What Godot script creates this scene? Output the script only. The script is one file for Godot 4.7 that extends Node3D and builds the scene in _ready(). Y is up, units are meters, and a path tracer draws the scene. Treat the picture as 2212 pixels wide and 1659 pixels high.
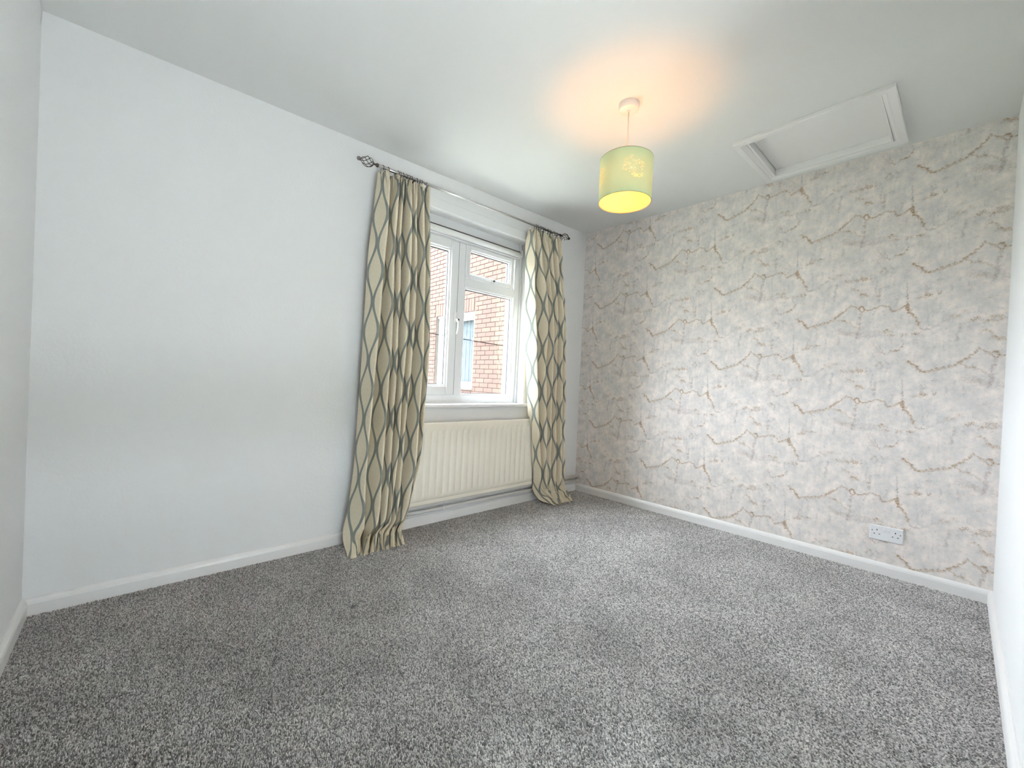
extends Node3D
# An empty bedroom: one window with curtains, one papered wall, a pendant lamp and a loft hatch.
# x runs along the window wall, y is up, z runs from the window wall into the room (metres).

const ROOM_W := 3.4783
const ROOM_D := 2.6379
const SPLAY := 0.0327          # the papered wall leans away from square by this much per metre
const HIGH := 2.40

var rng := RandomNumberGenerator.new()
var M := {}
var taken := {}

func _ready() -> void:
	rng.seed = 71
	# ---------------------------------------------------------------- camera, sky, exposure
	var cam := Camera3D.new()
	cam.name = "camera"
	cam.position = Vector3(0.3177, 1.0266, 2.4954)
	cam.rotation = Vector3(-0.0085, -0.7393, 0.0452)
	cam.fov = rad_to_deg(2.0 * atan(829.5 / 886.6027))
	cam.near = 0.02
	cam.far = 200.0
	add_child(cam)
	cam.current = true

	var sky_mat := ProceduralSkyMaterial.new()
	sky_mat.sky_top_color = Color(0.915, 0.958, 1.0)
	sky_mat.sky_horizon_color = Color(0.81, 0.845, 0.885)
	sky_mat.sky_curve = 0.2
	sky_mat.ground_bottom_color = Color(0.35, 0.36, 0.35)
	sky_mat.ground_horizon_color = Color(0.55, 0.56, 0.56)
	sky_mat.sky_energy_multiplier = 1.0
	sky_mat.ground_energy_multiplier = 1.0
	var sky := Sky.new()
	sky.sky_material = sky_mat
	var env := Environment.new()
	env.background_mode = Environment.BG_SKY
	env.sky = sky
	env.background_energy_multiplier = 25.0
	env.tonemap_mode = Environment.TONE_MAPPER_LINEAR
	env.tonemap_exposure = 1.84
	env.sdfgi_enabled = true
	env.ssao_enabled = true
	env.ssil_enabled = true
	var we := WorldEnvironment.new()
	we.name = "daylight"
	we.environment = env
	add_child(we)

	materials()
	room_shell()
	carpet()
	wallpaper()
	window()
	outside()
	lamp()
	curtains()
	rod_and_rings()
	blind()
	radiator()
	pipes()
	hatch()
	socket()

# ------------------------------------------------------------------ naming and grouping
func numbered(called: String) -> String:
	if not taken.has(called):
		taken[called] = 0
		return called
	taken[called] += 1
	return "%s_%03d" % [called, taken[called]]

func tag(o: Node, label: String, category: String, group := "", kind := "") -> void:
	o.set_meta("label", label)
	o.set_meta("category", category)
	if group != "":
		o.set_meta("group", group)
	if kind != "":
		o.set_meta("kind", kind)

func base(called: String, at := Vector3.ZERO) -> Node3D:
	var o := Node3D.new()
	o.name = numbered(called)
	add_child(o)
	o.position = at
	return o

func begin(flat := false) -> SurfaceTool:
	var st := SurfaceTool.new()
	st.begin(Mesh.PRIMITIVE_TRIANGLES)
	st.set_smooth_group(-1 if flat else 0)
	return st

func mesh_of(st: SurfaceTool) -> ArrayMesh:
	st.generate_normals()
	return st.commit()

func put(called: String, m: Mesh, mat: Material, parent: Node = null) -> MeshInstance3D:
	var o := MeshInstance3D.new()
	o.mesh = m
	o.material_override = mat
	o.cast_shadow = GeometryInstance3D.SHADOW_CASTING_SETTING_ON
	if parent == null:
		o.name = numbered(called)
		add_child(o)
	else:
		var k := 0
		var n := called
		while parent.has_node(n):
			k += 1
			n = "%s_%03d" % [called, k]
		o.name = n
		parent.add_child(o)
	return o

func obj(called: String, st: SurfaceTool, mat: Material, parent: Node = null) -> MeshInstance3D:
	return put(called, mesh_of(st), mat, parent)

# ------------------------------------------------------------------ shapes
func q4(st: SurfaceTool, a: Vector3, b: Vector3, c: Vector3, d: Vector3, ctr: Vector3) -> void:
	var n := (b - a).cross(c - a)
	if n.length_squared() < 1e-16:
		n = (c - a).cross(d - a)
	if n.dot((a + b + c + d) * 0.25 - ctr) < 0.0:
		var t := b
		b = d
		d = t
	st.add_vertex(a); st.add_vertex(c); st.add_vertex(b)
	st.add_vertex(a); st.add_vertex(d); st.add_vertex(c)

func t3(st: SurfaceTool, a: Vector3, b: Vector3, c: Vector3, ctr: Vector3) -> void:
	var n := (b - a).cross(c - a)
	st.add_vertex(a)
	if n.dot((a + b + c) / 3.0 - ctr) < 0.0:
		st.add_vertex(b); st.add_vertex(c)
	else:
		st.add_vertex(c); st.add_vertex(b)

# a box from lo to hi whose edges are chamfered by r
func box(st: SurfaceTool, lo: Vector3, hi: Vector3, r := 0.0, tr := Transform3D.IDENTITY) -> void:
	var c := tr * ((lo + hi) * 0.5)
	var s = [-1.0, 1.0]
	var e := (hi - lo) * 0.5
	r = minf(r, minf(e.x, minf(e.y, e.z)) * 0.9)
	var m := (lo + hi) * 0.5
	var P := func(sx: float, sy: float, sz: float, ax: int) -> Vector3:
		var p := Vector3(sx * (e.x - r), sy * (e.y - r), sz * (e.z - r))
		if ax == 0: p.x = sx * e.x
		elif ax == 1: p.y = sy * e.y
		else: p.z = sz * e.z
		return tr * (m + p)
	for k in s:
		q4(st, P.call(k, -1, -1, 0), P.call(k, 1, -1, 0), P.call(k, 1, 1, 0), P.call(k, -1, 1, 0), c)
		q4(st, P.call(-1, k, -1, 1), P.call(1, k, -1, 1), P.call(1, k, 1, 1), P.call(-1, k, 1, 1), c)
		q4(st, P.call(-1, -1, k, 2), P.call(1, -1, k, 2), P.call(1, 1, k, 2), P.call(-1, 1, k, 2), c)
	if r <= 0.0:
		return
	for i in s:
		for j in s:
			q4(st, P.call(i, j, -1, 0), P.call(i, j, 1, 0), P.call(i, j, 1, 1), P.call(i, j, -1, 1), c)
			q4(st, P.call(i, -1, j, 0), P.call(i, 1, j, 0), P.call(i, 1, j, 2), P.call(i, -1, j, 2), c)
			q4(st, P.call(-1, i, j, 1), P.call(1, i, j, 1), P.call(1, i, j, 2), P.call(-1, i, j, 2), c)
			for k in s:
				t3(st, P.call(i, j, k, 0), P.call(i, j, k, 1), P.call(i, j, k, 2), c)

# a convex profile (x: outwards, y: up) carried from a to b
func prism(st: SurfaceTool, profile: Array, a: Vector3, b: Vector3, out: Vector3) -> void:
	var mid := Vector2.ZERO
	for p in profile:
		mid += p
	mid /= profile.size()
	var f := func(p: Vector2, o: Vector3) -> Vector3: return o + out * p.x + Vector3.UP * p.y
	var ca: Vector3 = f.call(mid, a)
	var cb: Vector3 = f.call(mid, b)
	var c := (ca + cb) * 0.5
	for i in profile.size():
		var p: Vector2 = profile[i]
		var q: Vector2 = profile[(i + 1) % profile.size()]
		q4(st, f.call(p, a), f.call(q, a), f.call(q, b), f.call(p, b), c)
		t3(st, ca, f.call(p, a), f.call(q, a), c)
		t3(st, cb, f.call(p, b), f.call(q, b), c)

func tube(st: SurfaceTool, pts: Array, r: float, seg := 10, closed := false, caps := true) -> void:
	var n := pts.size()
	var rings = []
	var up := Vector3.ZERO
	for i in n:
		var a: Vector3 = pts[(i - 1 + n) % n] if closed or i > 0 else pts[i]
		var b: Vector3 = pts[(i + 1) % n] if closed or i < n - 1 else pts[i]
		var d := (b - a).normalized()
		if i == 0:
			up = d.cross(Vector3(0.31, 0.22, 0.93)).normalized()
			if up.length() < 0.5:
				up = d.cross(Vector3.RIGHT).normalized()
		up = (up - d * up.dot(d)).normalized()
		var side := d.cross(up)
		var ring = []
		for k in seg:
			var t := TAU * k / seg
			ring.append(pts[i] + (up * cos(t) + side * sin(t)) * r)
		rings.append(ring)
	for i in (n if closed else n - 1):
		var j := (i + 1) % n
		var c: Vector3 = (pts[i] + pts[j]) * 0.5
		for k in seg:
			var l := (k + 1) % seg
			q4(st, rings[i][k], rings[i][l], rings[j][l], rings[j][k], c)
	if caps and not closed:
		for k in seg:
			var l := (k + 1) % seg
			t3(st, pts[0], rings[0][k], rings[0][l], pts[1])
			t3(st, pts[n - 1], rings[n - 1][k], rings[n - 1][l], pts[n - 2])

# profile of (radius, along) turned about the axis through at
func lathe(st: SurfaceTool, profile: Array, at: Vector3, axis := Vector3.UP, seg := 32) -> void:
	var u := axis.cross(Vector3(0.3, 0.1, 0.95)).normalized()
	if absf(axis.z) > 0.9:
		u = axis.cross(Vector3.RIGHT).normalized()
	var w := axis.cross(u)
	for i in profile.size() - 1:
		var p: Vector2 = profile[i]
		var q: Vector2 = profile[i + 1]
		# the solid lies to the left of the profile's course: outward is (dy, -dx)
		var nrm := Vector2(q.y - p.y, p.x - q.x)
		for k in seg:
			var t0 := TAU * k / seg
			var t1 := TAU * (k + 1) / seg
			var d0 := u * cos(t0) + w * sin(t0)
			var d1 := u * cos(t1) + w * sin(t1)
			var a := at + d0 * p.x + axis * p.y
			var b := at + d1 * p.x + axis * p.y
			var c := at + d1 * q.x + axis * q.y
			var d := at + d0 * q.x + axis * q.y
			var ctr := (a + b + c + d) * 0.25 - (d0 + d1).normalized() * nrm.x - axis * nrm.y
			if p.x < 1e-6:
				t3(st, a, c, d, ctr)
			elif q.x < 1e-6:
				t3(st, a, b, c, ctr)
			else:
				q4(st, a, b, c, d, ctr)

# ------------------------------------------------------------------ materials
func mat(c: Color, rough := 0.6, metal := 0.0) -> StandardMaterial3D:
	var m := StandardMaterial3D.new()
	m.albedo_color = c
	m.roughness = rough
	m.metallic = metal
	return m

func noise(freq: float, octaves := 3, s := 1, type := FastNoiseLite.TYPE_SIMPLEX_SMOOTH) -> FastNoiseLite:
	var n := FastNoiseLite.new()
	n.noise_type = type
	n.frequency = freq
	n.seed = s
	n.fractal_octaves = octaves
	return n

func bump(m: StandardMaterial3D, size_m: float, freq: float, cm: float) -> void:
	var t := NoiseTexture2D.new()
	t.width = 512
	t.height = 512
	t.seamless = true
	t.noise = noise(freq, 3, 5)
	m.heightmap_enabled = true
	m.heightmap_texture = t
	m.heightmap_scale = cm
	m.uv1_triplanar = true
	m.uv1_world_triplanar = true
	m.uv1_scale = Vector3.ONE / size_m

func materials() -> void:
	M.wall = mat(Color(0.955, 0.957, 0.953), 0.75)
	bump(M.wall, 0.35, 0.03, 0.03)
	M.ceiling = mat(Color(0.918, 0.92, 0.908), 0.85)
	M.trim = mat(Color(0.96, 0.955, 0.945), 0.35)
	M.upvc = mat(Color(0.93, 0.935, 0.94), 0.3)
	M.gasket = mat(Color(0.16, 0.16, 0.17), 0.6)
	M.cable = mat(Color(0.03, 0.03, 0.035), 1.0)
	M.cable.metallic_specular = 0.0
	M.black = mat(Color(0.05, 0.045, 0.045), 0.5)
	M.white_gloss = mat(Color(0.95, 0.95, 0.95), 0.18)
	M.radiator = mat(Color(0.955, 0.93, 0.865), 0.32)
	M.pipe = mat(Color(0.90, 0.885, 0.86), 0.35)
	M.nickel = mat(Color(0.80, 0.79, 0.78), 0.28, 1.0)
	M.dark_metal = mat(Color(0.35, 0.33, 0.315), 0.38, 0.9)
	M.steel_dull = mat(Color(0.55, 0.55, 0.54), 0.42, 0.9)
	M.socket = mat(Color(0.94, 0.945, 0.95), 0.25)
	M.blind = mat(Color(0.93, 0.93, 0.92), 0.7)
	M.gap_shadow = mat(Color(0.20, 0.165, 0.15), 0.7)  # dark colour for the shadow line over the blind
	M.added_stair_green = mat(Color(0.70, 0.72, 0.68), 0.8)  # upper walls of the added stairwell, toned to shape the fill
	M.added_landing = mat(Color(0.80, 0.79, 0.77), 0.8)  # floor of the added stairwell
	M.screed = mat(Color(0.20, 0.19, 0.185), 0.95)
	var g := mat(Color(0.05, 0.05, 0.05, 0.04), 0.0)
	g.transparency = BaseMaterial3D.TRANSPARENCY_ALPHA
	M.glass = g
	var g2 := g.duplicate()
	g2.metallic_specular = 0.08
	M.matt_glass = g2

func ceil_y(x: float, z: float) -> float:
	return HIGH + 0.0673 * x / ROOM_W + 0.0148 * z / ROOM_D

func paper_x(z: float) -> float:
	return ROOM_W + SPLAY * z

# a flat-topped slab whose underside follows the ceiling, up m above it
func slab(st: SurfaceTool, x0: float, z0: float, x1: float, z1: float, up: float, top: float) -> void:
	var lo := []
	var hi := []
	for p in [Vector2(x0, z0), Vector2(x1, z0), Vector2(x1, z1), Vector2(x0, z1)]:
		lo.append(Vector3(p.x, ceil_y(p.x, p.y) + up, p.y))
		hi.append(Vector3(p.x, top, p.y))
	var c := Vector3((x0 + x1) / 2, 2.62, (z0 + z1) / 2)
	q4(st, lo[0], lo[1], lo[2], lo[3], c)
	q4(st, hi[0], hi[1], hi[2], hi[3], c)
	for i in 4:
		q4(st, lo[i], lo[(i + 1) % 4], hi[(i + 1) % 4], hi[i], c)

# ------------------------------------------------------------------ the room
func room_shell() -> void:
	var st := begin(true)
	box(st, Vector3(-0.3, -0.25, -0.28), Vector3(3.9, -0.006, ROOM_D + 0.12))
	var fl := obj("floor", st, M.screed)
	tag(fl, "grey flecked loop-pile carpet floor, brightest in the window light", "floor", "", "structure")

	# ceiling: a slab whose underside follows the slight fall of the real one
	st = begin(true)
	var hx0 := HATCH.position.x + HATCH_W
	var hx1 := HATCH.end.x - HATCH_W
	var hz0 := HATCH.position.y + HATCH_W
	var hz1 := HATCH.end.y - HATCH_W
	for r in [[-0.3, -0.28, hx0, ROOM_D + 0.12], [hx1, -0.28, 3.95, ROOM_D + 0.12], [hx0, -0.28, hx1, hz0], [hx0, hz1, hx1, ROOM_D + 0.12]]:
		slab(st, r[0], r[1], r[2], r[3], 0.0, 2.75)
	slab(st, hx0 - 0.01, hz0 - 0.01, hx1 + 0.01, hz1 + 0.01, 0.12, 2.75)
	tag(obj("ceiling", st, M.ceiling), "flat white painted ceiling with a loft hatch and pendant", "ceiling", "", "structure")

	st = begin(true)
	box(st, Vector3(-0.15, -0.2, -0.28), Vector3(0.0, 2.6, 2.95))
	tag(obj("wall_left", st, M.wall), "plain white wall seen edge-on beside the long bare wall", "wall", "", "structure")

	# the window wall, built round its opening
	st = begin(true)
	box(st, Vector3(-0.15, -0.2, -0.28), Vector3(OPEN_L, 2.6, 0.0))
	box(st, Vector3(OPEN_R, -0.2, -0.28), Vector3(3.9, 2.6, 0.0))
	box(st, Vector3(OPEN_L, -0.2, -0.28), Vector3(OPEN_R, OPEN_B, 0.0))
	box(st, Vector3(OPEN_L, OPEN_T, -0.28), Vector3(OPEN_R, 2.6, 0.0))
	tag(obj("wall_back", st, M.wall), "white painted wall with a recessed window above the radiator", "wall", "", "structure")

	# pierced by an added, unseen doorway that lets in fill daylight
	st = begin(true)
	box(st, Vector3(-0.15, -0.2, ROOM_D), Vector3(ADDED_DOOR_A, 2.6, ROOM_D + 0.12))
	box(st, Vector3(ADDED_DOOR_B, -0.2, ROOM_D), Vector3(3.9, 2.6, ROOM_D + 0.12))
	box(st, Vector3(ADDED_DOOR_A, 2.05, ROOM_D), Vector3(ADDED_DOOR_B, 2.6, ROOM_D + 0.12))
	box(st, Vector3(ADDED_DOOR_A, -0.2, ROOM_D), Vector3(ADDED_DOOR_B, -0.006, ROOM_D + 0.12))
	tag(obj("wall_front", st, M.wall), "white wall opposite the window, met edge-on by the papered wall", "wall", "", "structure")

	st = begin(true)
	var a = []
	for y in [-0.2, 2.6]:
		for p in [Vector2(paper_x(-0.28), -0.28), Vector2(3.9, -0.28), Vector2(3.9, 2.95), Vector2(paper_x(2.95), 2.95)]:
			a.append(Vector3(p.x, y, p.y))
	var c := Vector3(3.72, 1.2, 1.3)
	q4(st, a[0], a[1], a[2], a[3], c)
	q4(st, a[4], a[5], a[6], a[7], c)
	for i in 4:
		q4(st, a[i], a[(i + 1) % 4], a[4 + (i + 1) % 4], a[4 + i], c)
	var wr := obj("wall_right", st, M.wall)
	tag(wr, "feature wall papered with a pale stone print of tan crags", "wall", "", "structure")

	added_landing()

	# skirting boards
	var prof = [Vector2(0, 0), Vector2(0.018, 0), Vector2(0.018, 0.048), Vector2(0.0155, 0.058), Vector2(0.010, 0.066), Vector2(0.004, 0.070), Vector2(0, 0.070)]
	var sk := [
		["baseboard_back", Vector3(0, -0.004, 0), Vector3(ROOM_W, -0.004, 0), Vector3(0, 0, 1), "white gloss skirting board below the window and radiator pipes"],
		["baseboard_left", Vector3(0, -0.004, 0.0), Vector3(0, -0.004, ROOM_D), Vector3(1, 0, 0), "white skirting board on the plain wall seen edge-on"],
		["baseboard_right", Vector3(paper_x(0), -0.004, 0), Vector3(paper_x(ROOM_D), -0.004, ROOM_D), Vector3(-1, 0, SPLAY).normalized(), "white skirting board along the foot of the papered wall"],
		["baseboard_front", Vector3(ADDED_DOOR_B, -0.004, ROOM_D), Vector3(paper_x(ROOM_D), -0.004, ROOM_D), Vector3(0, 0, -1), "white skirting board on the wall opposite the window"]]
	for s in sk:
		st = begin(true)
		prism(st, prof, s[1], s[2], s[3])
		tag(obj(s[0], st, M.trim), s[4], "skirting", "", "structure")

	# the raised board over the opening
	st = begin(true)
	box(st, Vector3(1.46, OPEN_T - 0.001, -0.002), Vector3(2.86, OPEN_T + 0.070, 0.014), 0.003)
	tag(obj("trim_1", st, M.wall), "shallow white lintel board across the top of the window recess", "trim", "", "structure")
	# window board
	st = begin(true)
	box(st, Vector3(OPEN_L - 0.03, 0.811, -0.088), Vector3(OPEN_R + 0.05, 0.836, 0.028), 0.004)
	tag(obj("trim_2", st, M.white_gloss), "white window board projecting above the radiator", "window sill", "", "structure")

const ADDED_DOOR_A := 0.50  # sides of the added doorway
const ADDED_DOOR_B := 1.40

# added unseen stairwell: its windows send fill daylight through the doorway
func added_landing() -> void:
	var z0 := ROOM_D + 0.12
	var edge := z0 + 0.34
	var z1 := 4.40
	var x0 := -0.5
	var x1 := 2.5
	var low := -2.7
	var st = begin(true)
	box(st, Vector3(x0, -0.25, z0), Vector3(x1, -0.006, edge))
	box(st, Vector3(x0, low - 0.1, z0 - 0.1), Vector3(x1, low + 0.02, z1 + 0.1))
	tag(obj("floor", st, M.added_landing), "added pale floor of the unseen stairwell bouncing fill daylight", "floor", "", "structure")
	# added walls: upper half darker, lower half white to bounce light upwards
	for k in 2:
		var ya = [0.0, low][k]
		var yb = [2.6, 0.0][k]
		st = begin(true)
		box(st, Vector3(x0 - 0.1, ya, z0), Vector3(x0, yb, z1 + 0.1))
		box(st, Vector3(x1, ya, z0), Vector3(x1 + 0.1, yb, z1 + 0.1))
		if k == 0:
			box(st, Vector3(x0, ya, z1), Vector3(x1, 0.45, z1 + 0.1))
			box(st, Vector3(x0, 0.80, z1), Vector3(x1, yb, z1 + 0.1))
		else:
			box(st, Vector3(x0, -0.06, z1), Vector3(x1, yb, z1 + 0.1))
			box(st, Vector3(x0, ya, z1), Vector3(x1, low + 0.15, z1 + 0.1))
			box(st, Vector3(x0, ya, z0 - 0.1), Vector3(x1, -0.2, z0))
		tag(obj("wall_added_stairwell", st, [M.added_stair_green, M.wall][k]), ["added green upper walls of the unseen stairwell", "added white lower walls of the unseen stairwell"][k], "wall", "", "structure")
	st = begin(true)
	box(st, Vector3(x0 - 0.1, 2.45, z0 - 0.02), Vector3(x1 + 0.1, 2.75, z1 + 0.1))
	tag(obj("ceiling", st, M.ceiling), "added white ceiling over the unseen stairwell", "ceiling", "", "structure")
	# an added long low window that brightens the lower back wall
	var lw := base("window_4")
	tag(lw, "added long low white window, unseen, for fill daylight", "window", "", "structure")
	st = begin(true)
	frame4(st, x0, 0.45, x1, 0.80, 0.04, z1 + 0.02, z1 + 0.08, 0.0)
	obj("frame", st, M.upvc, lw)
	st = begin(true)
	box(st, Vector3(x0 + 0.04, 0.49, z1 + 0.048), Vector3(x1 - 0.04, 0.76, z1 + 0.052))
	obj("pane", st, M.glass, lw)
	# added stair window for upward fill: glazing bars over the whole opening
	var sw := base("window_3")
	tag(sw, "added tall white stair window, unseen, for fill daylight from below", "window", "", "structure")
	st = begin(true)
	frame4(st, x0, low + 0.15, x1, -0.06, 0.05, z1 + 0.02, z1 + 0.08, 0.0)
	for x in [0.5, 1.5]:
		box(st, Vector3(x - 0.025, low + 0.2, z1 + 0.02), Vector3(x + 0.025, -0.11, z1 + 0.08))
	obj("frame", st, M.upvc, sw)
	for k in 3:
		st = begin(true)
		box(st, Vector3([x0 + 0.05, 0.525, 1.525][k], low + 0.2, z1 + 0.048), Vector3([0.475, 1.475, x1 - 0.05][k], -0.11, z1 + 0.052))
		obj("pane", st, M.glass, sw)
	# lining of the added doorway
	st = begin(true)
	box(st, Vector3(ADDED_DOOR_A - 0.001, -0.01, ROOM_D - 0.004), Vector3(ADDED_DOOR_A + 0.025, 2.052, z0 + 0.004), 0.003)
	box(st, Vector3(ADDED_DOOR_B - 0.025, -0.01, ROOM_D - 0.004), Vector3(ADDED_DOOR_B + 0.001, 2.052, z0 + 0.004), 0.003)
	box(st, Vector3(ADDED_DOOR_A + 0.025, 2.027, ROOM_D - 0.004), Vector3(ADDED_DOOR_B - 0.025, 2.052, z0 + 0.004), 0.003)
	tag(obj("added_door_1", st, M.trim), "white lining of the added unseen doorway for fill daylight", "doorway", "", "structure")

const OPEN_L := 1.55
const OPEN_R := 2.724
const OPEN_B := 0.82
const OPEN_T := 2.19

# ------------------------------------------------------------------ carpet
func carpet() -> void:
	# one tuft: a low twisted loop
	var st := begin()
	var seg := 6
	var lv = [[1.0, 0.0], [1.05, 0.45], [0.72, 0.85], [0.0, 1.0]]
	for i in 3:
		for k in seg:
			var t0 := TAU * k / seg
			var t1 := TAU * (k + 1) / seg
			var P = func(l: int, t: float) -> Vector3: return Vector3(cos(t) * 0.5 * lv[l][0], lv[l][1], sin(t) * 0.5 * lv[l][0])
			if i == 2:
				t3(st, P.call(2, t0), P.call(2, t1), P.call(3, t0), Vector3(0, 0.3, 0))
			else:
				q4(st, P.call(i, t0), P.call(i, t1), P.call(i + 1, t1), P.call(i + 1, t0), Vector3(0, 0.3, 0))
	var m := StandardMaterial3D.new()
	m.vertex_color_use_as_albedo = true
	m.roughness = 0.95
	m.metallic_specular = 0.25
	m.rim_enabled = true       # the sheen of the pile towards the light
	m.rim = 0.35
	m.rim_tint = 0.0
	var tuft := mesh_of(st)
	tuft.surface_set_material(0, m)
	var dx := 0.0034
	var dz := 0.0044
	var nx := int((paper_x(ROOM_D) + 0.01) / dx)
	var nz := int(ROOM_D / dz)
	var wear := noise(2.2, 3, 11)
	var fine := noise(60.0, 2, 12)
	var spots = []   # small dark stains: x, z, radius, depth
	for s in [[1.05, 0.72, 0.014, 0.6], [1.02, 0.80, 0.009, 0.55], [2.25, 1.36, 0.010, 0.55], [1.28, 1.72, 0.012, 0.5], [1.35, 1.77, 0.010, 0.45], [1.45, 1.62, 0.007, 0.4], [1.60, 1.95, 0.040, 0.16], [1.75, 1.62, 0.10, 0.12], [2.95, 2.1, 0.012, 0.35]]:
		spots.append(s)
	var where = []
	var tint := PackedColorArray()
	for i in nx:
		for j in nz:
			var x := (i + 0.5) * dx + rng.randf_range(-1, 1) * 0.0009
			var z := (j + (0.5 if i % 2 == 0 else 0.0)) * dz + rng.randf_range(-1, 1) * 0.0009
			if x > paper_x(z) - 0.014 or x < 0.014 or z < 0.014 or z > ROOM_D - 0.014:
				continue
			var g := lerpf(0.17, 0.86, pow(rng.randf(), 1.15))
			g *= 1.0 + 0.20 * wear.get_noise_2d(x, z) + 0.12 * fine.get_noise_2d(x, z)
			for s in spots:
				var d = Vector2(x - s[0], z - s[1]).length() / s[2]
				if d < 1.6:
					g *= 1.0 - s[3] * clampf(1.6 - d, 0.0, 1.0) * rng.randf_range(0.6, 1.0)
			var b := Basis(Vector3.UP, rng.randf_range(-0.6, 0.6)) * Basis(Vector3.RIGHT, rng.randf_range(-0.5, 0.3))
			b = b * Basis.from_scale(Vector3(dx * rng.randf_range(0.75, 1.1), 0.0062 * rng.randf_range(0.45, 1.25), dz * rng.randf_range(0.95, 1.5)))
			where.append(Transform3D(b, Vector3(x, -0.0065, z)))
			tint.append(Color(g * 1.0, g * 0.965, g * 0.935))
	var mm := MultiMesh.new()
	mm.transform_format = MultiMesh.TRANSFORM_3D
	mm.use_colors = true
	mm.mesh = tuft
	mm.instance_count = where.size()
	for i in where.size():
		mm.set_instance_transform(i, where[i])
		mm.set_instance_color(i, tint[i])
	var mi := MultiMeshInstance3D.new()
	mi.name = "carpet_pile"
	mi.multimesh = mm
	mi.set_meta("kind", "stuff")
	get_node("floor").add_child(mi)

# ------------------------------------------------------------------ wallpaper
const PAPER_W := 1536
const PAPER_H := 796

func dab(img: Image, x: float, y: float, r: float, c: Color, a: float) -> void:
	for j in range(int(floor(y - r)), int(ceil(y + r)) + 1):
		for i in range(int(floor(x - r)), int(ceil(x + r)) + 1):
			var d := Vector2(i - x, j - y).length()
			var k := clampf(r - d + 0.5, 0.0, 1.0) * a
			if k > 0.0:
				var px := posmod(i, PAPER_W)
				var py := posmod(j, PAPER_H)
				img.set_pixel(px, py, img.get_pixel(px, py).lerp(c, k))

func stroke(img: Image, mm: Array, wide: float, c: Color, a: float, rough := 1.0) -> void:
	# points in millimetres from the crag's ring, drawn twice: the print repeats half a drop lower in the next width
	var sx := PAPER_W / 1072.0
	var sy := PAPER_H / 555.0
	for rep in 2:
		var off := Vector2(536.0 * rep, 277.5 * rep)
		for i in range(0, mm.size() - 3, 2):
			var p = Vector2(mm[i], mm[i + 1]) + off
			var q = Vector2(mm[i + 2], mm[i + 3]) + off
			var n := int((q - p).length() / 0.5) + 1
			for k in n:
				var t := float(k) / n
				var o := p.lerp(q, t)
				var big := Vector2(jit.get_noise_2d(o.x * 0.5, o.y * 0.5), jit.get_noise_2d(o.x * 0.5 + 400.0, o.y * 0.5))
				var fine := Vector2(jit.get_noise_2d(o.x * 2.2, o.y * 2.2), jit.get_noise_2d(o.x * 2.2 + 400.0, o.y * 2.2))
				var dry := 0.78 + 0.9 * jit.get_noise_2d(o.x * 1.1 + 900.0, o.y * 1.1)   # the brush runs dry in places
				o += (big * 8.0 + fine * 4.5) * rough
				var e := o + Vector2(rng.randf_range(-1, 1), rng.randf_range(-1, 1)) * wide * 0.75 * rough
				dab(img, e.x * sx, e.y * sy, wide * rng.randf_range(0.16, 0.46) * sx, c, a * 1.15 * rng.randf_range(0.3, 0.9) * clampf(dry, 0.15, 1.0))
				if k % 6 == 0 and wide < 6.0:   # the colour bleeds into the paper round it
					e = o + Vector2(rng.randf_range(-1, 1), rng.randf_range(-0.6, 1.4)) * wide * 1.8
					dab(img, e.x * sx, e.y * sy, wide * rng.randf_range(0.8, 1.6) * sx, c, a * 0.09)
				if rng.randf() < 0.035:
					e = o + Vector2(rng.randf_range(-1, 1), rng.randf_range(-1, 1)) * wide * 2.6
					dab(img, e.x * sx, e.y * sy, rng.randf_range(0.5, 1.0) * sx, c, a * 0.8)

var jit: FastNoiseLite

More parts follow.
